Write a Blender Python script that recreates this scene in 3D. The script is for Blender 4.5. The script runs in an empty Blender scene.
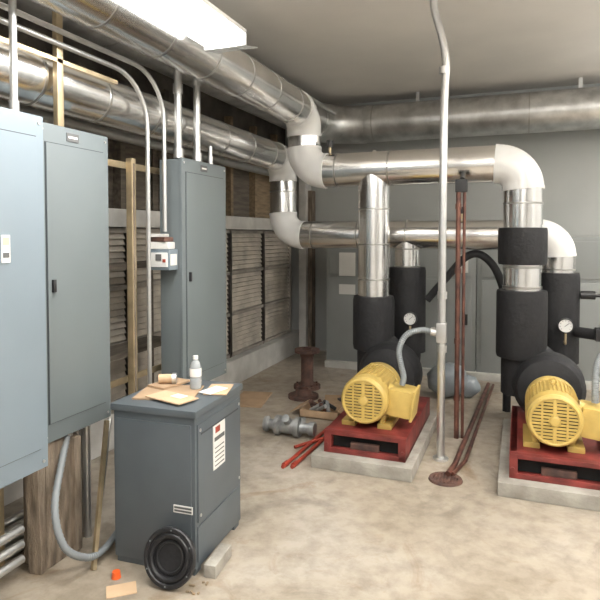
import bpy, bmesh, math, random
from mathutils import Vector, Matrix, Euler
random.seed(7)
S = bpy.context.scene

# ------------------------------------------------------------------ materials
def mat(name, col, rough=0.5, metal=0.0, var=0.0, scale=5.0, bump=0.0, bscale=40.0, col2=None, emit=0, stretch=None, spec=None, detail=6):
    m = bpy.data.materials.new(name); m.use_nodes = True
    nt = m.node_tree; N = nt.nodes; L = nt.links
    p = N['Principled BSDF']
    p.inputs['Base Color'].default_value = (*col, 1)
    p.inputs['Roughness'].default_value = rough
    p.inputs['Metallic'].default_value = metal
    if spec is not None: p.inputs['Specular IOR Level'].default_value = spec
    if emit:
        p.inputs['Emission Color'].default_value = (*col, 1)
        p.inputs['Emission Strength'].default_value = emit
    tc = N.new('ShaderNodeTexCoord'); mp = N.new('ShaderNodeMapping')
    L.new(tc.outputs['Object'], mp.inputs['Vector'])
    if stretch: mp.inputs['Scale'].default_value = stretch
    if var or col2:
        n = N.new('ShaderNodeTexNoise'); n.inputs['Scale'].default_value = scale; n.inputs['Detail'].default_value = detail
        L.new(mp.outputs['Vector'], n.inputs['Vector'])
        cr = N.new('ShaderNodeValToRGB')
        c2 = col2 if col2 else tuple(max(0, c*(1-var)) for c in col)
        c1 = col if col2 else tuple(min(1, c*(1+var*0.5)) for c in col)
        cr.color_ramp.elements[0].position = 0.32; cr.color_ramp.elements[0].color = (*c2, 1)
        cr.color_ramp.elements[1].position = 0.66; cr.color_ramp.elements[1].color = (*c1, 1)
        L.new(n.outputs['Fac'], cr.inputs['Fac']); L.new(cr.outputs['Color'], p.inputs['Base Color'])
    if bump:
        n2 = N.new('ShaderNodeTexNoise'); n2.inputs['Scale'].default_value = bscale; n2.inputs['Detail'].default_value = 4
        L.new(mp.outputs['Vector'], n2.inputs['Vector'])
        b = N.new('ShaderNodeBump'); b.inputs['Strength'].default_value = bump; b.inputs['Distance'].default_value = 0.02
        L.new(n2.outputs['Fac'], b.inputs['Height']); L.new(b.outputs['Normal'], p.inputs['Normal'])
    return m

def floor_mat():
    m = bpy.data.materials.new('concrete_floor'); m.use_nodes = True
    nt = m.node_tree; N = nt.nodes; L = nt.links; p = N['Principled BSDF']
    tc = N.new('ShaderNodeTexCoord')
    def noise(sc, det, dist=0.0, rough=0.5):
        n = N.new('ShaderNodeTexNoise'); n.inputs['Scale'].default_value = sc; n.inputs['Detail'].default_value = det
        n.inputs['Distortion'].default_value = dist; n.inputs['Roughness'].default_value = rough
        L.new(tc.outputs['Object'], n.inputs['Vector']); return n
    def ramp(src, stops):
        r = N.new('ShaderNodeValToRGB'); e = r.color_ramp.elements
        e[0].position, e[0].color = stops[0][0], (*stops[0][1], 1)
        e[1].position, e[1].color = stops[-1][0], (*stops[-1][1], 1)
        for s in stops[1:-1]:
            x = e.new(s[0]); x.color = (*s[1], 1)
        L.new(src, r.inputs['Fac']); return r
    a = ramp(noise(0.8, 10, 0.6, .6).outputs['Fac'], [(0.32, (0.27, 0.225, 0.17)), (0.5, (0.38, 0.33, 0.265)), (0.68, (0.44, 0.40, 0.345))])
    b = ramp(noise(9, 12, 0, .65).outputs['Fac'], [(0.32, (0.62, 0.60, 0.57)), (0.58, (1, 1, 1))])
    c = ramp(noise(1.9, 12, 1.0, .68).outputs['Fac'], [(0.0, (0.58, 0.58, 0.58)), (0.37, (0.76, 0.76, 0.76)), (0.46, (1, 1, 1)), (0.58, (1, 1, 1)), (0.70, (0.70, 0.58, 0.45))])
    m1 = N.new('ShaderNodeMixRGB'); m1.blend_type = 'MULTIPLY'; m1.inputs[0].default_value = 0.8
    m2 = N.new('ShaderNodeMixRGB'); m2.blend_type = 'MULTIPLY'; m2.inputs[0].default_value = 0.9
    L.new(a.outputs[0], m1.inputs[1]); L.new(b.outputs[0], m1.inputs[2])
    L.new(m1.outputs[0], m2.inputs[1]); L.new(c.outputs[0], m2.inputs[2])
    L.new(m2.outputs[0], p.inputs['Base Color'])
    r = ramp(noise(2, 5).outputs['Fac'], [(0.3, (0.34,)*3), (0.7, (0.6,)*3)])
    L.new(r.outputs[0], p.inputs['Roughness'])
    bp = N.new('ShaderNodeBump'); bp.inputs['Strength'].default_value = 0.12; bp.inputs['Distance'].default_value = 0.02
    L.new(noise(30, 6).outputs['Fac'], bp.inputs['Height']); L.new(bp.outputs[0], p.inputs['Normal'])
    return m

M = dict(
 floor=floor_mat(),
 ceil=mat('ceiling_paint', (0.70, 0.665, 0.61), 0.9, var=0.06, scale=1.5),
 wallb=mat('wall_grey_paint', (0.42, 0.43, 0.415), 0.8, var=0.08, scale=1.2),
 walls=mat('wall_side_paint', (0.62, 0.62, 0.61), 0.85, var=0.1, scale=1.5),
 walll=mat('wall_rough_greybrown', (0.20, 0.18, 0.155), 0.9, col2=(0.08, 0.07, 0.06), scale=3, bump=0.5),
 jack=mat('aluminium_jacket', (0.88, 0.875, 0.865), 0.21, 1.0, var=0.12, scale=3, bump=0.09, bscale=12),
 band=mat('aluminium_band', (0.50, 0.49, 0.47), 0.3, 1.0),
 galv=mat('galvanised_duct', (0.64, 0.64, 0.63), 0.32, 0.9, var=0.35, scale=5),
 pvc=mat('white_pvc', (0.82, 0.82, 0.81), 0.28, var=0.05, scale=6),
 foam=mat('black_foam', (0.012, 0.012, 0.014), 0.7, var=0.3, scale=12, bump=0.3, bscale=30),
 blk=mat('black_metal', (0.018, 0.018, 0.02), 0.4),
 dark=mat('dark_void', (0.01, 0.01, 0.01), 0.9),  # near-black colour stands in for shade inside the base and behind grilles
 panel=mat('panel_grey_enamel', (0.155, 0.180, 0.188), 0.40, var=0.05, scale=2),
 panelb=mat('panel_grey_enamel_light', (0.205, 0.25, 0.285), 0.40, var=0.05, scale=2),
 gear=mat('switchgear_grey', (0.27, 0.285, 0.28), 0.5, var=0.08, scale=2),
 xfmr=mat('transformer_grey', (0.095, 0.112, 0.125), 0.42, var=0.1, scale=4),
 seam=mat('panel_seam_dark', (0.045, 0.05, 0.055), 0.6),
 zinc=mat('zinc_conduit', (0.64, 0.64, 0.63), 0.35, 0.85, var=0.1, scale=8),
 brass=mat('gold_zinc_strut', (0.52, 0.42, 0.27), 0.4, 0.75, var=0.25, scale=9),
 grey=mat('grey_pvc', (0.22, 0.24, 0.25), 0.5),
 valve=mat('cast_grey_valve', (0.36, 0.37, 0.37), 0.4, 0.5, var=0.3, scale=14),
 yellow=mat('motor_yellow_paint', (0.54, 0.385, 0.11), 0.42, var=0.15, scale=9),
 yellow2=mat('motor_yellow_dark', (0.40, 0.28, 0.08), 0.5),  # darker yellow of the coupling guard
 red=mat('red_base_paint', (0.21, 0.036, 0.03), 0.5, var=0.45, scale=8),
 redp=mat('red_pipe_paint', (0.33, 0.05, 0.03), 0.45),
 rust=mat('rusty_iron', (0.14, 0.07, 0.05), 0.75, col2=(0.06, 0.035, 0.03), scale=14, bump=0.3),
 copper=mat('old_copper', (0.24, 0.11, 0.08), 0.45, 0.6, col2=(0.09, 0.045, 0.038), scale=9),
 pad=mat('pad_concrete', (0.40, 0.38, 0.335), 0.85, col2=(0.24, 0.22, 0.19), scale=6, bump=0.3),
 wood=mat('pine_wood', (0.36, 0.27, 0.17), 0.7, col2=(0.20, 0.145, 0.09), scale=4, stretch=(8, 1, 8)),
 wood3=mat('greyed_wood', (0.19, 0.16, 0.125), 0.8, col2=(0.10, 0.085, 0.068), scale=4, stretch=(8, 1, 8)),
 wood2=mat('weathered_wood', (0.30, 0.24, 0.18), 0.85, col2=(0.11, 0.085, 0.06), scale=5, stretch=(6, 6, 1), bump=0.5),
 slat=mat('louver_taupe', (0.50, 0.455, 0.39), 0.65, var=0.3, scale=5),
 frame=mat('louver_frame', (0.34, 0.31, 0.27), 0.7, var=0.3, scale=5),
 curb=mat('curb_offwhite', (0.58, 0.57, 0.54), 0.8, var=0.2, scale=5),
 card=mat('cardboard', (0.42, 0.29, 0.18), 0.85, var=0.15, scale=8),
 paper=mat('paper_white', (0.76, 0.75, 0.72), 0.8, var=0.05, scale=9),
 kraft=mat('kraft_paper', (0.58, 0.41, 0.26), 0.85, var=0.1, scale=9),
 ink=mat('printed_ink', (0.12, 0.12, 0.12), 0.8),
 orange=mat('orange_plastic', (0.8, 0.12, 0.02), 0.4),
 green=mat('green_label', (0.5, 0.6, 0.35), 0.6),
 white=mat('white_enamel', (0.8, 0.8, 0.78), 0.4),
 tube=mat('lit_fluorescent_lens', (1.0, 0.99, 0.975), 0.5, emit=7.0),
 bag=mat('plastic_bag', (0.25, 0.28, 0.30), 0.3, var=0.2, scale=6),
)
g = bpy.data.materials.new('clear_plastic'); g.use_nodes = True
gp = g.node_tree.nodes['Principled BSDF']; gp.inputs['Base Color'].default_value = (0.85, 0.9, 0.93, 1)
gp.inputs['Transmission Weight'].default_value = 0.7; gp.inputs['Roughness'].default_value = 0.12
M['clear'] = g

# ------------------------------------------------------------------ builder
class B:
    def __init__(s, name):
        s.name = name; s.bm = bmesh.new(); s.mats = []
    def mi(s, m):
        m = M[m]
        if m not in s.mats: s.mats.append(m)
        return s.mats.index(m)
    def raw(s, vs, fs, m, smooth=True):
        i = s.mi(m); bv = [s.bm.verts.new(v) for v in vs]
        for f in fs:
            try:
                q = s.bm.faces.new([bv[k] for k in f]); q.material_index = i; q.smooth = smooth
            except ValueError: pass
    def box(s, c, d, m, bev=0.0, rot=None, seg=2):
        t = bmesh.new(); bmesh.ops.create_cube(t, size=1)
        for v in t.verts: v.co = Vector((v.co.x*d[0], v.co.y*d[1], v.co.z*d[2]))
        if bev: bmesh.ops.bevel(t, geom=t.edges[:], offset=min(bev, min(d)*0.45), segments=seg, affect='EDGES', profile=0.7)
        R = Euler(rot).to_matrix() if rot else Matrix.Identity(3)
        for v in t.verts: v.co = R @ v.co + Vector(c)
        t.verts.index_update()
        s.raw([v.co.copy() for v in t.verts], [[v.index for v in f.verts] for f in t.faces], m); t.free()
    def bx(s, x0, x1, y0, y1, z0, z1, m, bev=0.0):
        s.box(((x0+x1)/2, (y0+y1)/2, (z0+z1)/2), (x1-x0, y1-y0, z1-z0), m, bev)
    def sweep(s, pts, rads, m, seg=20, cap=True):
        pts = [Vector(p) for p in pts]; n = len(pts)
        if not hasattr(rads, '__len__'): rads = [rads]*n
        T = []
        for i in range(n):
            a = pts[max(i-1, 0)]; b = pts[min(i+1, n-1)]
            d = (b-a)
            T.append(d.normalized() if d.length > 1e-9 else Vector((0, 0, 1)))
        up = Vector((0, 0, 1)) if abs(T[0].z) < 0.9 else Vector((1, 0, 0))
        u = T[0].cross(up).normalized(); vs = []
        for i in range(n):
            u = (u - T[i]*u.dot(T[i])).normalized(); w = T[i].cross(u)
            for k in range(seg):
                a = 2*math.pi*k/seg; vs.append(pts[i] + (u*math.cos(a)+w*math.sin(a))*rads[i])
        fs = []
        for i in range(n-1):
            for k in range(seg):
                k2 = (k+1) % seg
                fs.append([i*seg+k, i*seg+k2, (i+1)*seg+k2, (i+1)*seg+k])
        if cap:
            fs.append(list(range(seg))[::-1]); fs.append([(n-1)*seg+k for k in range(seg)])
        s.raw(vs, fs, m)
    def cyl(s, a, b, r, m, seg=28, r2=None): s.sweep([a, b], [r, r if r2 is None else r2], m, seg)
    def lathe(s, o, ax, prof, m, seg=32, closed=False):
        o = Vector(o); ax = Vector(ax).normalized()
        up = Vector((0, 0, 1)) if abs(ax.z) < 0.9 else Vector((1, 0, 0))
        u = ax.cross(up).normalized(); w = ax.cross(u); vs = []; n = len(prof)
        for r, h in prof:
            for k in range(seg):
                a = 2*math.pi*k/seg; vs.append(o+ax*h+(u*math.cos(a)+w*math.sin(a))*max(r, 1e-4))
        fs = []
        for i in range(n if closed else n-1):
            j = (i+1) % n
            for k in range(seg):
                k2 = (k+1) % seg; fs.append([i*seg+k, i*seg+k2, j*seg+k2, j*seg+k])
        s.raw(vs, fs, m)
    def torus(s, o, ax, R, r, m, seg=32, n=8):
        s.lathe(o, ax, [(R+r*math.cos(2*math.pi*i/n), r*math.sin(2*math.pi*i/n)) for i in range(n)], m, seg, True)
    def sph(s, c, r, m, sc=(1, 1, 1), jit=0.0, sub=3):
        t = bmesh.new(); bmesh.ops.create_icosphere(t, subdivisions=sub, radius=r)
        for v in t.verts:
            k = 1+random.uniform(-jit, jit); v.co = Vector((v.co.x*sc[0]*k, v.co.y*sc[1]*k, v.co.z*sc[2]*k))+Vector(c)
        t.verts.index_update()
        s.raw([v.co.copy() for v in t.verts], [[v.index for v in f.verts] for f in t.faces], m); t.free()
    def tube(s, pts, r, m, fil=0.1, seg=14):
        s.sweep(fillet(pts, fil), r, m, seg)
    def spline(s, pts, r, m, seg=12, ridges=False, n=14):
        P = catmull(pts, n)
        if ridges:
            rr = [r*(1.0 if i % 2 else 0.86) for i in range(len(P))]
            s.sweep(P, rr, m, seg)
        else: s.sweep(P, r, m, seg)
    def done(s, ang=35):
        bmesh.ops.recalc_face_normals(s.bm, faces=s.bm.faces[:])
        for e in s.bm.edges:
            if len(e.link_faces) == 2 and e.calc_face_angle(0) > math.radians(ang): e.smooth = False
        xs = [v.co for v in s.bm.verts]
        lo = Vector([min(v[i] for v in xs) for i in range(3)]); hi = Vector([max(v[i] for v in xs) for i in range(3)])
        c = (lo+hi)/2
        for v in s.bm.verts: v.co -= c
        me = bpy.data.meshes.new(s.name); s.bm.to_mesh(me); s.bm.free()
        for m in s.mats: me.materials.append(m)
        o = bpy.data.objects.new(s.name, me); o.location = c; S.collection.objects.link(o); return o

def arc_corner(a, b, c, R, n=12):
    a, b, c = Vector(a), Vector(b), Vector(c)
    d1 = (b-a).normalized(); d2 = (c-b).normalized(); ang = d1.angle(d2)
    if ang < 1e-3: return [b]
    t = min(R*math.tan(ang/2), (b-a).length*0.49, (c-b).length*0.49); R = t/math.tan(ang/2)
    p = b-d1*t; nrm = (d2-d1*d2.dot(d1)).normalized(); cen = p+nrm*R
    return [cen - nrm*R*math.cos(ang*i/n) + d1*R*math.sin(ang*i/n) for i in range(n+1)]
def fillet(pts, R):
    out = [Vector(pts[0])]
    for i in range(1, len(pts)-1): out += arc_corner(pts[i-1], pts[i], pts[i+1], R, 7)
    out.append(Vector(pts[-1])); return out
def catmull(P, n):
    P = [Vector(p) for p in P]; P = [P[0]*2-P[1]]+P+[P[-1]*2-P[-2]]; out = []
    for i in range(1, len(P)-2):
        for k in range(n):
            t = k/n; a, b, c, d = P[i-1:i+3]
            out.append(0.5*((2*b)+(c-a)*t+(2*a-5*b+4*c-d)*t*t+(3*b-a-3*c+d)*t**3))
    out.append(P[-2]); return out

def jacket(o, a, b, r, m='jack', step=0.46, bm_='band', off=0.12):
    a, b = Vector(a), Vector(b); o.cyl(a, b, r, m, 40)
    d = (b-a); Ln = d.length; d.normalize(); x = off
    while x < Ln-0.03:
        o.cyl(a+d*(x-0.007), a+d*(x+0.007), r+0.003, bm_, 40); x += step
def run(o, pts, r, R, m='jack', em='pvc', step=0.46):
    pts = [Vector(p) for p in pts]; cur = pts[0]
    for i in range(1, len(pts)-1):
        A = arc_corner(pts[i-1], pts[i], pts[i+1], R, 14)
        jacket(o, cur, A[0], r, m, step); o.sweep(A, r*1.04, em, 40); cur = A[-1]
        if em == 'pvc':
            for q, w in ((A[0], A[1]), (A[-1], A[-2])):
                dd = (w-q).normalized(); o.cyl(q-dd*0.012, q+dd*0.012, r*1.06, 'pvc', 40)
    jacket(o, cur, pts[-1], r, m, step)

# ------------------------------------------------------------------ room shell
XL, XR, YB, YF, H = -3.1, 3.2, 7.5, -2.6, 3.35
def shell(name, x0, x1, y0, y1, z0, z1, m):
    b = B(name); b.bx(x0, x1, y0, y1, z0, z1, m); return b.done()
shell('floor', XL-.2, XR+.2, YF-.2, YB+.2, -0.2, 0, 'floor')
shell('ceiling', XL-.2, XR+.2, YF-.2, YB+.2, H, H+.2, 'ceil')
shell('wall_back', XL-.2, XR+.2, YB, YB+.2, 0, H, 'wallb')
shell('wall_left', XL-.2, XL, YF, YB, 0, H, 'walll')
shell('wall_right', XR, XR+.2, YF, YB, 0, H, 'walls')
shell('wall_front', XL-.2, XR+.2, YF-.2, YF, 0, H, 'walls')

b = B('trim_1'); b.bx(XL, -2.82, 1.0, YB, 0, 0.27, 'curb', 0.012); b.done()
b = B('trim_2'); b.bx(XL, -2.86, 1.0, YB, 1.66, 1.80, 'curb', 0.008); b.done()
XW = XL+.022
b = B('louver_filter_bank')
b.bx(XW, XW+0.02, 1.2, 7.25, 0.275, 1.655, 'dark')
y = 1.2; w = 0.86
while y < 7.2:
    for yy in (y, y+w): b.bx(XW+.02, -2.905, yy-.022, yy+.022, 0.275, 1.655, 'frame', 0.004)
    for zz in (0.295, 0.74, 1.19, 1.635): b.bx(XW+.02, -2.91, y, y+w, zz-.018, zz+.018, 'frame')
    z = 0.33
    while z < 1.62:
        b.box((-2.945, y+w/2, z+.02), (0.010, w-.02, 0.072), 'slat', rot=(0, -0.5, 0)); z += 0.050
    y += w
b.done()
b = B('plywood_backing')
for i in range(6):
    y0 = 1.2+i*1.04
    b.bx(XW, XW+0.02, y0, y0+1.0, 1.82, 2.75, 'wood' if i == 5 else 'wood3')
for i in range(10):
    b.bx(XW+.02, XW+.10, 1.3+i*.62, 1.36+i*.62, 1.805, 2.9, 'wood' if i > 6 else 'wood3')
b.done()
b = B('corner_post'); b.bx(-2.80, -2.70, 7.25, 7.47, 0, 3.0, 'curb', 0.006); b.bx(-2.70, -2.64, 7.33, 7.47, 0, 2.2, 'wood2', 0.004); b.done()

# ------------------------------------------------------------------ ducts and pipes
b = B('ventilation_duct')
run(b, [(-2.40, YF+.02, 3.0), (-2.40, 7.15, 3.0), (XR-.02, 7.15, 3.0)], 0.23, 0.55, 'galv', 'galv', 0.9)
for x in (-1.2, 0.6, 2.2):
    b.bx(x-.02, x+.02, 7.14, 7.16, 3.2, H-.002, 'zinc')
b.done()

b = B('insulated_water_pipe')
P1Y, P1Z, P1X = 4.85, 2.165, -1.82
run(b, [(P1X, YF+.02, 2.69), (P1X, P1Y, 2.69), (P1X, P1Y, P1Z), (0.013, P1Y, P1Z), (0.013, P1Y, 1.68)], 0.147, 0.20)
RX, RX2 = -1.18, 0.013
jacket(b, (RX, P1Y, 1.02), (RX, P1Y, P1Z-0.03), 0.135, off=0.2, step=0.3)
b.cyl((RX, P1Y, P1Z-0.05), (RX, P1Y-0.0, P1Z+0.16), 0.137, 'jack', 40, 0.01)
b.lathe((RX, P1Y, 0), (0, 0, 1), [(0.10, .60), (.172, .62), (.178, .66), (.178, 1.04), (.17, 1.075), (0.10, 1.08)], 'foam', 36)
b.cyl((RX, P1Y, 0.35), (RX, P1Y, .64), 0.14, 'foam')
b.cyl((RX2, P1Y, 1.1), (RX2, P1Y, 1.7), 0.142, 'jack', 40)
for z in (1.35, 1.19): b.cyl((RX2, P1Y, z-.01), (RX2, P1Y, z+.01), 0.147, 'band', 40)
b.lathe((RX2, P1Y, 0), (0, 0, 1), [(0.10, 1.365), (.178, 1.37), (.183, 1.39), (.183, 1.63), (.178, 1.655), (0.10, 1.66)], 'foam', 36)
b.lathe((RX2, P1Y, 0), (0, 0, 1), [(0.10, .635), (.185, .64), (.19, .66), (.19, 1.14), (.185, 1.165), (0.10, 1.17)], 'foam', 36)
b.cyl((RX2, P1Y, 0.35), (RX2, P1Y, .66), 0.15, 'foam')
b.done()

b = B('insulated_water_pipe')
P2Y, P2Z, P2X = 5.35, 1.60, -2.235
run(b, [(P2X, YF+.02, 2.36), (P2X, P2Y, 2.36), (P2X, P2Y, P2Z), (0.30, P2Y, P2Z), (0.30, P2Y, 1.25)], 0.132, 0.21)
QX, QX2 = -0.985, 0.30
jacket(b, (QX, P2Y, 1.25), (QX, P2Y, P2Z-.02), 0.115, off=0.06, step=.16)
b.cyl((QX, P2Y, P2Z-.04), (QX, P2Y, P2Z+.145), 0.117, 'jack', 40, 0.01)
b.lathe((QX, P2Y, 0), (0, 0, 1), [(0.10, .50), (.172, .52), (.172, 1.27), (.165, 1.30), (0.10, 1.305)], 'foam', 36)
b.lathe((QX2, P2Y, 0), (0, 0, 1), [(0.10, .50), (.172, .52), (.172, 1.25), (.165, 1.28), (0.10, 1.285)], 'foam', 36)
for q in (QX, QX2):
    b.tube([(q, P2Y, 0.55), (q, P2Y, 0.42), (q+0.0, P2Y-.35, 0.42)], 0.13, 'foam', 0.1, 24)
    b.cyl((q, P2Y, 0.0), (q, P2Y, 0.4), 0.04, 'blk')
b.done()

# ------------------------------------------------------------------ pumps
def pump(cx, rx, qx):
    p = B('concrete_pad'); p.bx(cx-.35, cx+.345, 3.67, 4.98, 0, .09, 'pad', .012); p.done()
    b = B('water_pump')
    x0, x1, y0, y1 = cx-.285, cx+.285, 3.76, 4.85
    b.bx(x0, x1, y0+.02, y1, .09, .115, 'red', .004)
    for xx in (x0+.025, x1-.025): b.bx(xx-.025, xx+.025, y0, y1, .09, .24, 'red', .006)
    b.bx(x0, x1, y0, y0+.03, .09, .125, 'red', .004); b.bx(x0, x1, y0, y0+.05, .215, .245, 'red', .006)
    b.bx(x0+.04, x1-.04, y0+.06, y0+.08, .12, .225, 'dark')
    b.bx(x0, x1, y0+.05, y1, .225, .24, 'red', .004)
    b.bx(cx-.10, cx+.10, y0+.02, y0+.05, .12, .17, 'rust', .006)
    for xx in (x0+.02, x1-.02): b.cyl((xx, y0-.008, .15), (xx, y0+.01, .15), .012, 'red', 12)
    mz = .45; c = Vector((cx-.025, 3.84, mz)); r = .168
    b.lathe(c, (0, 1, 0), [(.10, .02), (.148, .0), (r*.97, .015), (r, .05), (r, .11), (r*.95, .115), (r*.95, .42), (r, .425), (r, .50), (r*.8, .54), (.06, .56), (0, .56)], 'yellow', 48)
    for k in range(40):
        a = 2*math.pi*k/40
        q = c+Vector((math.cos(a)*r*.955, .265, math.sin(a)*r*.955))
        b.box(q, (0.018, .30, .006), 'yellow', rot=(0, -a, 0))
    b.lathe(c, (0, 1, 0), [(0, .004), (.14, .004), (.145, .012)], 'dark', 40)
    b.torus(c+Vector((0, -.002, 0)), (0, 1, 0), .144, .012, 'yellow', 48, 8)
    for k in range(-6, 7):
        zz = k*.0208; hw = math.sqrt(max(0, .144**2-zz**2))
        b.box(c+Vector((0, -.004, zz)), (2*hw, .008, .0135), 'yellow', .002)
    b.box(c+Vector((0, -.006, 0)), (.022, .010, .28), 'yellow', .003)
    for sx in (-1, 1): b.box(c+Vector((sx*.072, -.006, 0)), (.012, .010, .24), 'yellow', .003)
    b.lathe(c, (0, 1, 0), [(0, -.020), (.026, -.018), (.036, -.006), (.036, 0)], 'yellow', 24)
    for sx in (-1, 1):
        b.bx(c.x+sx*.13-.05, c.x+sx*.13+.05, 3.92, 4.3, .24, .275, 'yellow', .006)
        b.box((c.x+sx*.12, 4.11, .32), (.03, .34, .12), 'yellow', .005, rot=(0, sx*.3, 0))
    b.box((c.x+.235, 4.02, mz-.02), (.17, .22, .19), 'yellow', .025, rot=(0, .12, 0))
    b.box((c.x+.325, 4.02, mz-.03), (.02, .24, .21), 'yellow', .008, rot=(0, .12, 0))
    b.lathe((c.x+.15, 4.02, mz-.01), (1, 0, 0), [(.11, 0), (.085, .05)], 'yellow', 20)
    b.torus((c.x, 4.1, mz+r+.02), (0, 1, 0), .02, .006, 'yellow', 16, 6)
    b.cyl((c.x, 4.38, mz), (c.x, 4.56, mz), .075, 'yellow2', 24)
    b.cyl((c.x, 4.5, mz), (c.x, 4.62, mz), .12, 'foam', 28)
    b.lathe((c.x, 4.58, mz), (0, 1, 0), [(0, -.02), (.13, -.02), (.22, .02), (.255, .08), (.26, .2), (.23, .30), (.14, .35), (0, .36)], 'foam', 40)
    b.tube([(c.x+.02, 4.85, mz+.08), (rx*.5+c.x*.5, 4.85, mz+.18), (rx, 4.85, mz+.2)], .14, 'foam', .05, 24)
    b.bx(c.x-.14, c.x+.14, 4.66, 4.8, .235, .33, 'blk', .01)
    b.done()
pump(-.98, RX, QX); pump(.235, RX2, QX2)

def gauge(p, back):
    b = B('pressure_gauge'); p = Vector(p)
    b.lathe(p, (0, -1, 0), [(0, -.02), (.055, -.02), (.061, -.01), (.061, .022), (.053, .026), (.052, .016)], 'blk', 32)
    b.lathe(p, (0, -1, 0), [(0, .017), (.053, .017)], 'white', 32)
    b.box(p+Vector((.01, -.019, .008)), (.045, .003, .004), 'ink', rot=(0, -.7, 0))
    for k in range(9):
        a = math.radians(-40+k*32.5)
        b.box(p+Vector((math.cos(a)*.041, -.0185, math.sin(a)*.041)), (.010, .002, .003), 'ink', rot=(0, -a, 0))
    b.cyl(p+Vector((0, 0, -.05)), p+Vector((0, 0, -.13)), .010, 'brass', 12)
    b.tube([p+Vector((0, 0, -.12)), p+Vector((0, 0, -.15)), p+Vector((0, back, -.15))], .010, 'brass', .02, 12)
    b.done()
gauge((-.905, 5.08, .86), .13); gauge((.345, 5.07, .87), .13)

def handwheel(c, ax, name='gate_valve'):
    b = B(name); c = Vector(c); ax = Vector(ax)
    b.torus(c+ax*.16, ax, .065, .009, 'blk', 28, 8); b.cyl(c, c+ax*.17, .014, 'blk', 12); b.cyl(c-ax*.03, c+ax*.08, .035, 'blk', 20)
    up = Vector((0, 0, 1)) if abs(ax.z) < .9 else Vector((0, 1, 0)); sd = ax.cross(up)
    for k in range(2):
        v = up if k else sd
        b.cyl(c+ax*.16-v*.065, c+ax*.16+v*.065, .007, 'blk', 8)
    b.done()
handwheel((.50, 5.30, 1.10), (1, 0, 0))
b = B('butterfly_valve')
b.cyl((.44, 5.22, .80), (.62, 5.10, .80), .045, 'foam', 20); b.bx(.56, .66, 5.03, 5.15, .76, .86, 'blk', .01); b.box((.62, 5.07, .95), (.02, .03, .22), 'blk', .005, rot=(0, .25, 0))
b.done()
for p in ((-1.58, P1Y, P1Z+.155), (-.50, 5.35, P2Z+.14)):
    b = B('air_vent'); p = Vector(p); b.cyl(p, p+Vector((0, 0, .05)), .012, 'brass', 12); b.cyl(p+Vector((0, 0, .05)), p+Vector((0, 0, .11)), .03, 'blk', 20); b.done()
b = B('insulated_hose')
b.spline([(-.80, 5.35, 1.0), (-.62, 5.36, 1.22), (-.46, 5.38, 1.40), (-.33, 5.4, 1.42), (-.20, 5.4, 1.28), (-.12, 5.4, 1.0), (-.10, 5.4, .5), (-.10, 5.4, .03)], .035, 'foam', 14)
b.done()

# ------------------------------------------------------------------ switchgear on the back wall
b = B('switchgear_cabinet')
xs = [-2.2, -1.35, -.45, .45, 1.35, 2.25, 3.15]
for i in range(len(xs)-1):
    x0, x1 = xs[i], xs[i+1]
    b.bx(x0+.004, x1-.004, 6.62, YB-.02, .08, 1.58, 'gear', .006)
    b.bx(x0+.05, x1-.05, 6.605, 6.625, .16, 1.10, 'gear', .006)
    b.bx(x0+.05, x1-.05, 6.605, 6.625, 1.14, 1.53, 'gear', .006)
    b.bx(x1-.12, x1-.09, 6.58, 6.61, .60, .72, 'blk', .004)
b.bx(xs[0], xs[-1], 6.56, YB-.02, 0, .08, 'curb', .006)
b.box((-1.93, 6.60, 1.25), (.2, .006, .28), 'paper'); b.box((-1.93, 6.60, .95), (.2, .006, .12), 'paper')
b.box((-.60, 6.60, 1.28), (.12, .006, .2), 'paper')
b.done()
b = B('wall_notice'); b.bx(.98, 1.20, 6.585, 6.604, 1.2, 1.5, 'paper'); b.bx(1.0, 1.18, 6.58, 6.586, 1.40, 1.46, 'ink'); b.done()

# ------------------------------------------------------------------ vertical conduit between pumps
b = B('steel_conduit')
b.spline([(-.515, 4.14, 0), (-.515, 4.14, 1.4), (-.51, 4.14, 2.5), (-.50, 4.14, 2.78), (-.53, 4.14, 2.98), (-.585, 4.14, 3.18), (-.59, 4.14, H-.002)], .027, 'zinc', 18)
for z in (2.72, 1.15, .77): b.cyl((-.512, 4.14, z), (-.512, 4.14, z+.05), .034, 'zinc')
b.bx(-.55, -.48, 4.105, 4.175, .84, .98, 'zinc', .01); b.cyl((-.515, 4.14, 0), (-.515, 4.14, .015), .055, 'zinc')
b.done()
def flex(name, pts, r, m='grey'):
    b = B(name); b.spline(pts, r, m, 14, True, 16); b.lathe(pts[0], Vector(pts[1])-Vector(pts[0]), [(0, -.01), (r*1.4, -.01), (r*1.4, .03), (r, .035)], 'zinc', 16); b.done()
flex('flexible_conduit', [(-.56, 4.14, .91), (-.66, 4.13, .92), (-.76, 4.10, .88), (-.80, 4.06, .78), (-.78, 4.03, .68), (-.76, 4.02, .60), (-.77, 4.02, .54)], .022)
flex('flexible_conduit', [(.66, 4.14, .84), (.58, 4.13, .87), (.50, 4.10, .84), (.46, 4.06, .76), (.45, 4.03, .66), (.45, 4.02, .54)], .022)
b = B('steel_conduit'); b.cyl((.72, 4.14, 0), (.72, 4.14, H-.002), .027, 'zinc', 18); b.bx(.67, .77, 4.10, 4.18, .78, .92, 'zinc', .01); b.done()

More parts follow.
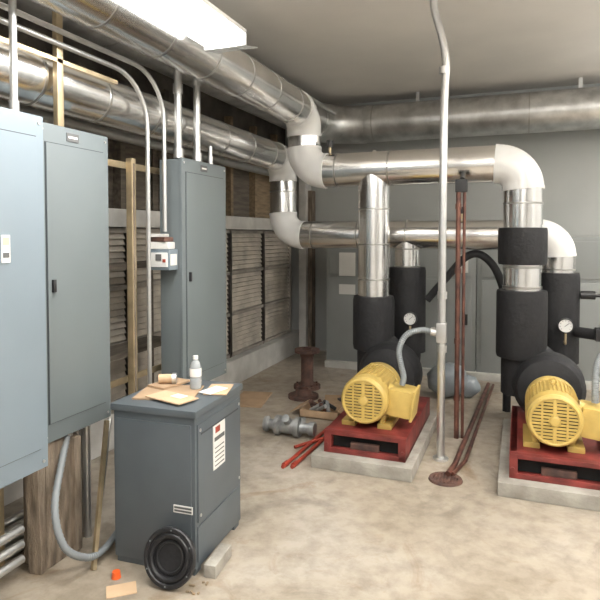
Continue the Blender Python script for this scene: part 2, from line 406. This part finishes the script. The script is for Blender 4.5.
b = B('copper_pipe')
b.cyl((-.455, 4.62, 0), (-.455, 4.62, 2.0), .019, 'copper', 16); b.cyl((-.412, 4.64, 0), (-.412, 4.64, 1.95), .012, 'copper', 16)
for z in (.3, .75, 1.3, 1.8): b.cyl((-.455, 4.62, z), (-.455, 4.62, z+.04), .024, 'copper', 16)
b.bx(-.48, -.39, 4.60, 4.67, 1.93, 2.03, 'blk', .01); b.cyl((-.43, 4.64, 2.03), (-.43, 4.74, 2.08), .02, 'blk', 12)
b.done()
b = B('copper_pipe')
b.tube([(-.30, 6.3, .035), (-.36, 4.9, .035), (-.40, 4.0, .035), (-.43, 3.84, .025)], .018, 'copper', .05)
b.tube([(-.25, 6.3, .03), (-.31, 4.9, .03), (-.34, 4.1, .03), (-.40, 3.86, .02)], .013, 'copper', .05)
b.done()
b = B('floor_drain')
b.lathe((-.44, 3.80, 0), (0, 0, 1), [(.0, .004), (.075, .004), (.08, .012), (.105, .012), (.11, 0)], 'rust', 32)
for k in range(-3, 4): b.bx(-.44+k*.022-.005, -.44+k*.022+.005, 3.80-.07, 3.87, .004, .013, 'rust')
b.done()

# ------------------------------------------------------------------ electrical panels
def epanel(xf, depth, y0, y1, z0, z1, m, two=False, label=True):
    b = B('electrical_panel')
    b.bx(xf-depth, xf-.02, y0+.008, y1-.008, z0+.008, z1-.008, m, .003)
    b.bx(xf-.02, xf, y0, y1, z0, z1, m, .004)
    dy0, dy1, dz0, dz1 = y0+.045, y1-.045, z0+.09, z1-.09
    b.bx(xf-.001, xf+.002, dy0-.004, dy1+.004, dz0-.004, dz1+.004, 'seam')
    b.bx(xf, xf+.008, dy0, dy1, dz0, dz1, m, .003)
    b.bx(xf+.008, xf+.02, dy0+.02, dy0+.04, (z0+z1)/2-.04, (z0+z1)/2+.02, 'blk', .003)
    for zz in (z0+.03, z1-.03):
        for yy in (y0+.025, y1-.025): b.cyl((xf, yy, zz), (xf+.004, yy, zz), .007, 'zinc', 12)
    if label:
        b.bx(xf, xf+.004, (y0+y1)/2-.06, (y0+y1)/2+.02, z1-.065, z1-.025, 'ink'); b.bx(xf+.004, xf+.005, (y0+y1)/2-.05, (y0+y1)/2+.01, z1-.05, z1-.040, 'paper')
    return b
b = epanel(-1.90, .20, 1.20, 1.905, .60, 2.10, 'panelb', label=False)
b.bx(-1.892, -1.888, 1.675, 1.715, 1.49, 1.60, 'paper'); b.bx(-1.888, -1.887, 1.68, 1.71, 1.56, 1.59, 'green'); b.bx(-1.888, -1.887, 1.68, 1.71, 1.51, 1.53, 'ink'); b.done()
epanel(-2.06, .17, 2.03, 2.51, .62, 2.12, 'panel').done()
b = epanel(-2.0, .17, 3.13, 3.71, .59, 2.09, 'panel'); b.done()

b = B('strut_frame')
for yy in (1.35, 1.96, 3.40):
    b.bx(-2.29, -2.245, yy-.02, yy+.02, 0, 2.06, 'brass', .004)
for zz in (.72, 2.02):
    b.bx(-2.243, -2.232, 1.3, 3.55, zz-.02, zz+.02, 'brass', .003)
b.done()
b = B('strut_channel'); b.bx(-2.09, -2.062, 2.16, 2.20, 2.12, 2.72, 'brass', .003); b.bx(-2.09, -2.062, 1.2, 2.6, 2.42, 2.44, 'brass'); b.done()
b = B('strut_channel'); b.bx(-2.17, -2.13, 2.80, 2.84, 0, 2.05, 'brass', .003)
b.bx(-2.131, -2.128, 2.813, 2.827, .04, 2.02, 'wood2')
b.done()
b = B('strut_channel')
b.sweep([(-1.885, 2.16, 0.0), (-2.03, 2.44, .62)], .014, 'brass', 4); b.sweep([(-1.92, 2.20, 0.0), (-2.06, 2.50, .61)], .012, 'zinc', 8); b.done()

def conduit(pts, r, fil=.12, coup=()):
    b = B('steel_conduit'); b.tube(pts, r, 'zinc', fil)
    for c in coup: b.cyl(c, Vector(c)+Vector((0, 0, .06)), r*1.3, 'zinc')
    b.done()
HC = H-.002
conduit([(-2.05, 3.17, 2.09), (-2.05, 3.17, HC)], .024, coup=[(-2.05, 3.17, 2.09), (-2.05, 3.17, 2.5)])
conduit([(-2.05, 3.40, 2.09), (-2.05, 3.40, HC)], .024, coup=[(-2.05, 3.40, 2.09), (-2.05, 3.40, 2.6)])
conduit([(-2.04, 3.56, 2.09), (-2.04, 3.56, 2.22)], .014, coup=[(-2.04, 3.56, 2.09)])
conduit([(-1.99, 1.84, 2.10), (-1.99, 1.84, HC)], .016, coup=[(-1.99, 1.84, 2.10)])
conduit([(-2.045, 2.84, 0.0), (-2.045, 2.84, 2.50), (-2.045, .6, 2.50)], .013, .28)
conduit([(-2.04, 3.00, 1.62), (-2.04, 3.00, 2.56), (-2.04, .6, 2.56)], .013, .28)
conduit([(-2.60, -1, 2.5), (-2.60, 7.2, 2.5)], .03)
conduit([(-2.74, -1, 2.65), (-2.74, 7.2, 2.65)], .05)
conduit([(-2.85, -1, 2.35), (-2.85, 7.2, 2.35)], .04)
conduit([(-2.06, -1, 3.02), (-2.06, 7.0-.5, 3.02)], .02)
for i in range(4):
    x = -2.34-i*.085; z = .03
    conduit([(x, -.5, z+.0), (x, 2.45+i*.04, z), (x, 2.45+i*.04, .6)], .024, .15)
b = B('steel_conduit')
for i in range(3): b.tube([(-2.14, 1.2, .10+i*.07), (-2.14, 1.98, .10+i*.07)], .02, 'zinc', .12)
b.bx(-2.17, -2.10, 1.5, 1.54, 0, .27, 'brass', .004)
b.tube([(-2.13, 2.40, 0), (-2.13, 2.40, .62)], .02, 'zinc'); b.tube([(-2.19, 2.44, 0), (-2.19, 2.44, .62)], .02, 'zinc')
b.done()
flex('flexible_conduit', [(-2.10, 2.24, .63), (-2.06, 2.15, .5), (-1.99, 2.03, .34), (-1.93, 2.02, .18), (-1.90, 2.12, .08), (-1.90, 2.24, .05), (-1.94, 2.42, .06)], .018)

b = B('wooden_post')
b.box((-2.16, 2.17, .305), (.15, .19, .61), 'wood2', .02); b.box((-2.12, 2.05, .26), (.07, .06, .52), 'wood2', .012, rot=(.04, 0, .2)); b.box((-2.10, 2.26, .30), (.08, .05, .58), 'wood2', .01)
b.done()
b = B('plank_shelf')
for z in (.75, 1.36): b.bx(-2.80, -2.56, 2.80, 3.9, z, z+.035, 'wood3', .004)
for xx in (-2.80, -2.595):
    for yy in (2.82, 3.88): b.bx(xx, xx+.035, yy-.02, yy+.02, 0, 1.6, 'wood3', .004)
b.done()

b = B('control_box')
b.bx(-2.20, -2.03, 3.03, 3.13, 1.38, 1.51, 'panelb', .008); b.bx(-2.19, -2.04, 3.02, 3.03, 1.40, 1.49, 'white', .004)
b.bx(-2.12, -2.08, 3.015, 3.021, 1.44, 1.48, 'ink'); b.bx(-2.07, -2.05, 3.015, 3.021, 1.43, 1.45, 'redp'); b.bx(-2.029, -2.026, 3.04, 3.11, 1.41, 1.48, 'paper')
b.done()
b = B('tool_case'); b.box((-2.12, 3.075, 1.534), (.15, .09, .045), 'paper', .008, rot=(0, 0, .1)); b.box((-2.11, 3.07, 1.572), (.12, .08, .03), 'rust', .008, rot=(0, 0, -.2)); b.box((-2.13, 3.07, 1.597), (.10, .08, .02), 'paper', .006, rot=(0, 0, .2)); b.done()

# ------------------------------------------------------------------ transformer
def xf():
    b = B('electrical_transformer')
    x0, x1, y0, y1, z0, z1 = -1.865, -1.40, 2.26, 2.80, .03, .785
    b.bx(x0+.012, x1-.012, y0+.012, y1-.012, z0, z1-.03, 'xfmr', .006)
    b.bx(x0, x1, y0, y1, z1-.035, z1, 'xfmr', .01)
    b.bx(x0+.03, x1-.03, y0+.004, y0+.014, z0+.05, z1-.07, 'xfmr', .004)
    b.bx(x1-.014, x1-.004, y0+.03, y1-.03, z0+.22, z1-.07, 'xfmr', .004)
    b.bx(x1-.014, x1-.006, y0+.03, y1-.03, z0+.03, z0+.20, 'xfmr', .004)
    b.bx(x1-.006, x1-.002, y0+.06, y1-.06, z1-.125, z1-.118, 'seam')
    for yy in (y0+.05, y1-.05):
        for zz in (z0+.25, z1-.10): b.cyl((x1-.006, yy, zz), (x1-.001, yy, zz), .008, 'zinc', 12)
    for sy in (y0+.05, y1-.05):
        b.bx(x0+.02, x1-.02, sy-.03, sy+.03, 0, .032, 'xfmr', .003)
    b.bx(x1-.004, x1+.0, 2.44, 2.57, .44, .66, 'paper')
    b.bx(x1-.0, x1+.0015, 2.45, 2.56, .58, .60, 'ink')
    for k in range(5): b.bx(x1, x1+.0015, 2.455, 2.555, .455+k*.022, .460+k*.022, 'ink')
    b.bx(x1, x1+.0015, 2.46, 2.51, .62, .65, 'redp')
    b.bx(-1.52, -1.42, y0+.0, y0+.004, .30, .335, 'paper'); b.bx(-1.515, -1.425, y0-.0015, y0, .306, .315, 'ink'); b.bx(-1.515, -1.425, y0-.0015, y0, .321, .330, 'ink')
    o = b.done(); o.rotation_euler = (0, 0, math.radians(3)); return o
xf()
ZT = .786
b = B('cardboard_piece'); b.box((-1.68, 2.50, ZT+.004), (.30, .26, .007), 'card', rot=(0, 0, .3)); b.box((-1.76, 2.62, ZT+.014), (.12, .2, .010), 'card', rot=(0, 0, -.2)); b.done()
b = B('pipe_fitting'); b.cyl((-1.80, 2.58, ZT+.045), (-1.72, 2.62, ZT+.045), .024, 'kraft', 16); b.cyl((-1.735, 2.61, ZT+.045), (-1.715, 2.62, ZT+.045), .03, 'zinc', 16); b.done()
b = B('envelope'); b.box((-1.60, 2.40, ZT+.012), (.24, .13, .006), 'kraft', rot=(0, 0, -.25)); b.box((-1.57, 2.42, ZT+.016), (.07, .05, .003), 'paper', rot=(0, 0, -.25)); b.done()
b = B('paper_sheets'); b.box((-1.47, 2.64, ZT+.004), (.12, .20, .005), 'kraft', rot=(0, 0, .3)); b.box((-1.48, 2.60, ZT+.009), (.08, .14, .003), 'paper', rot=(0, 0, -.2)); b.done()
b = B('water_bottle')
bo = (-1.585, 2.60, ZT+.009)
b.lathe(bo, (0, 0, 1), [(0, 0), (.026, 0), (.030, .006), (.030, .05), (.028, .056), (.030, .062), (.030, .11), (.022, .14), (.012, .15), (.012, .158)], 'clear', 24)
b.lathe(bo, (0, 0, 1), [(.0305, .065), (.031, .068), (.031, .105), (.0305, .108)], 'paper', 24)
b.lathe(bo, (0, 0, 1), [(.014, .154), (.014, .172), (0, .172)], 'white', 20)
b.done()

b = B('pipe_flange')
o = Vector((0, 0, 0)); ax = Vector((.0, -1, 0))
b.lathe(o, ax, [(.082, -.014), (.127, -.014), (.131, -.006), (.131, .008), (.126, .014), (.112, .014), (.106, .008), (.100, .014), (.090, .014), (.082, .008)], 'blk', 48, True)
b.lathe(o, ax, [(0, -.008), (.084, -.008)], 'foam', 32); b.torus(o+Vector((0, .005, 0)), ax, .066, .006, 'blk', 40, 8)
for k in range(6):
    a = 2*math.pi*(k+.5)/6; q = Vector((math.cos(a)*.118, -.0145, math.sin(a)*.118)); b.cyl(q, q+Vector((0, -.001, 0)), .004, 'grey', 12)
f = b.done(); f.rotation_euler = (math.radians(-14), 0, math.radians(3)); f.location = (-1.475, 2.185, .131)
b = B('wood_block'); b.box((-1.345, 2.40, .03), (.06, .20, .06), 'pad', .004, rot=(0, 0, .1)); b.done()
b = B('orange_cap'); b.lathe((-1.745, 2.15, 0), (0, 0, 1), [(0, .03), (.018, .03), (.022, .0)], 'orange', 20); b.done()
b = B('paper_scrap'); b.box((-1.66, 2.08, .002), (.13, .09, .004), 'kraft', rot=(0, 0, .7)); b.done()
b = B('debris')
for k in range(7):
    b.box((-1.34+random.uniform(-.05, .07), 2.19+random.uniform(-.03, .07), .005), (random.uniform(.01, .03), .008, .006), random.choice(['wood', 'card']), rot=(0, 0, random.uniform(0, 3)))
b.done()

# ------------------------------------------------------------------ floor clutter near the pumps
b = B('pipe_spool')
b.lathe((-2.07, 5.6, 0), (0, 0, 1), [(.05, 0), (.14, 0), (.14, .035), (.075, .04), (.065, .08), (.065, .32), (.08, .37), (.13, .375), (.13, .41), (.05, .41)], 'rust', 32, True)
for k in range(8):
    a = k*math.pi/4; b.cyl((-2.07+.11*math.cos(a), 5.6+.11*math.sin(a), .035), (-2.07+.11*math.cos(a), 5.6+.11*math.sin(a), .055), .012, 'rust', 8)
b.done()
b = B('pipe_flange'); b.lathe((-1.98, 5.25, 0), (0, 0, 1), [(.05, 0), (.15, 0), (.15, .03), (.09, .035), (.07, .09), (.05, .09)], 'rust', 32, True); b.done()
b = B('relief_valve')
q = 1.28
b.lathe((-1.91, 4.19, .08), (1, .02, 0), [(r_*q, h_*q) for r_, h_ in [(0, 0), (.045, 0), (.048, .02), (.033, .03), (.033, .07), (.06, .075), (.06, .10), (.045, .11), (.048, .2), (.062, .205), (.062, .235), (.035, .24), (.03, .29), (.042, .295), (.042, .33), (0, .33)]], 'valve', 28)
b.cyl((-1.70, 4.19, .10), (-1.70, 4.11, .17), .032, 'valve', 18); b.cyl((-1.58, 4.19, .08), (-1.58, 4.19, .16), .02, 'valve', 12)
b.done()
b = B('cardboard_box')
cx, cy = -1.62, 4.80
b.bx(cx-.18, cx+.18, cy-.13, cy+.13, 0, .01, 'card')
for sx in (-1, 1): b.bx(cx+sx*.175-.005, cx+sx*.175+.005, cy-.13, cy+.13, 0, .07, 'card'); b.box((cx+sx*.22, cy, .06), (.11, .25, .005), 'card', rot=(0, sx*.5, 0))
for sy in (-1, 1): b.bx(cx-.18, cx+.18, cy+sy*.125-.005, cy+sy*.125+.005, 0, .07, 'card')
for k in range(10): b.cyl((cx+random.uniform(-.13, .13), cy+random.uniform(-.09, .09), .04), (cx+random.uniform(-.15, .15), cy+random.uniform(-.1, .1), .11), .017, random.choice(['blk', 'copper', 'rust', 'valve']), 12)
b.done()
b = B('cardboard_sheet'); b.box((-1.55, 5.26, .012), (.40, .30, .02), 'card', rot=(0, 0, .3)); b.box((-1.50, 5.24, .032), (.2, .14, .02), 'blk', .006, rot=(0, 0, .8)); b.done()
b = B('red_pipe')
b.cyl((-1.50, 3.58, .015), (-1.46, 4.44, .015), .014, 'redp', 12); b.cyl((-1.44, 3.60, .015), (-1.40, 4.46, .015), .014, 'redp', 12)
b.cyl((-1.56, 3.95, .015), (-1.385, 4.2, .03), .012, 'redp', 12)
for p in ((-1.50, 3.60), (-1.44, 3.62)): b.cyl((p[0], p[1], .018), (p[0]+.003, p[1]+.05, .018), .019, 'redp', 12)
b.done()
b = B('plastic_bag'); b.sph((-.66, 5.78, .17), .2, 'bag', (1.0, .8, .85), .07, 3); b.sph((-.48, 5.84, .11), .13, 'bag', (1, .8, .85), .08, 3); b.done(80)
b = B('cardboard_sheet'); b.box((-2.42, 5.0, .006), (.3, .5, .01), 'card', rot=(0, 0, .2)); b.done()

# ------------------------------------------------------------------ light fixtures, one in view, the rest added as fill
COL = (1.0, .99, .965)
def fixture(x, y0, y1, zb, power, w=.235, cage=False, up=0.0):
    b = B('fluorescent_or_fill_light')
    prof = [(-w/2, .06), (-w/2+.01, .02), (-w*.36, .003), (w*.36, .003), (w/2-.01, .02), (w/2, .06)]
    vs = [Vector((x+px, yy, zb+pz)) for yy in (y0+.015, y1-.015) for px, pz in prof]; k = len(prof)
    b.raw(vs, [[i, i+1, k+i+1, k+i] for i in range(k-1)]+[list(range(k)), [k+i for i in range(k)]], 'tube')
    b.bx(x-w*.5, x+w*.5, y0, y1, zb+.06, zb+.085, 'white', .004)
    b.bx(x-w*.22, x+w*.22, y0, y1, zb+.085, zb+.12, 'white', .004)
    for yy in (y0+.007, y1-.007): b.bx(x-w*.5, x+w*.5, yy-.007, yy+.007, zb+.0, zb+.07, 'white', .003)
    for yy in (y0+.2, y1-.2):
        b.cyl((x, yy, zb+.115), (x, yy, H-.002), .005, 'zinc', 8)
    if cage:
        for q in range(7): b.cyl((x-w*.5+q*w/6, y1, zb+.0), (x-w*.5+q*w/6, y1+.13, zb+.03), .003, 'zinc', 6)
        for yy in (0, .043, .087, .13): b.cyl((x-w*.5, y1+yy, zb+yy*.23), (x+w*.5, y1+yy, zb+yy*.23), .003, 'zinc', 6)
    b.done()
    for sgn, e in ((1, power), (-1, up)):  # the upward lamp is an added fill that brightens the ceiling
        if e <= 0: continue
        ld = bpy.data.lights.new('fluorescent_or_fill_lamp', 'AREA'); ld.shape = 'RECTANGLE'; ld.size = w*.9; ld.size_y = y1-y0-.05
        ld.energy = e; ld.color = COL
        lo = bpy.data.objects.new('lamp_area', ld); lo.location = (x, (y0+y1)/2, zb-.005 if sgn > 0 else zb+.13); S.collection.objects.link(lo)
        if sgn < 0: lo.rotation_euler = (math.pi, 0, 0)
fixture(-1.485, 1.40, 2.76, 2.595, 26, w=.25, cage=True, up=18)
fixture(.6, .6, 1.85, 2.75, 42, up=100)  # this and the next three are unseen, added to brighten the room
fixture(1.75, 2.4, 3.65, 2.75, 42, up=125)
fixture(-.3, -1.8, -.55, 2.75, 36, up=50)
fixture(2.2, 5.2, 6.4, 2.75, 32, up=70)

w = bpy.data.worlds.new('World'); S.world = w; w.use_nodes = True
w.node_tree.nodes['Background'].inputs[0].default_value = (.5, .5, .5, 1); w.node_tree.nodes['Background'].inputs[1].default_value = .1

# ------------------------------------------------------------------ camera
cam = bpy.data.cameras.new('camera'); co = bpy.data.objects.new('camera', cam); S.collection.objects.link(co)
cam.sensor_width = 36; cam.lens = 575/600*36; cam.clip_start = .05
co.location = (0, 0, 1.6); co.rotation_euler = (math.radians(88), 0, math.radians(21)); cam.shift_y = -.075
S.camera = co
S.view_settings.view_transform = 'Standard'; S.view_settings.look = 'None'; S.view_settings.exposure = 0.1
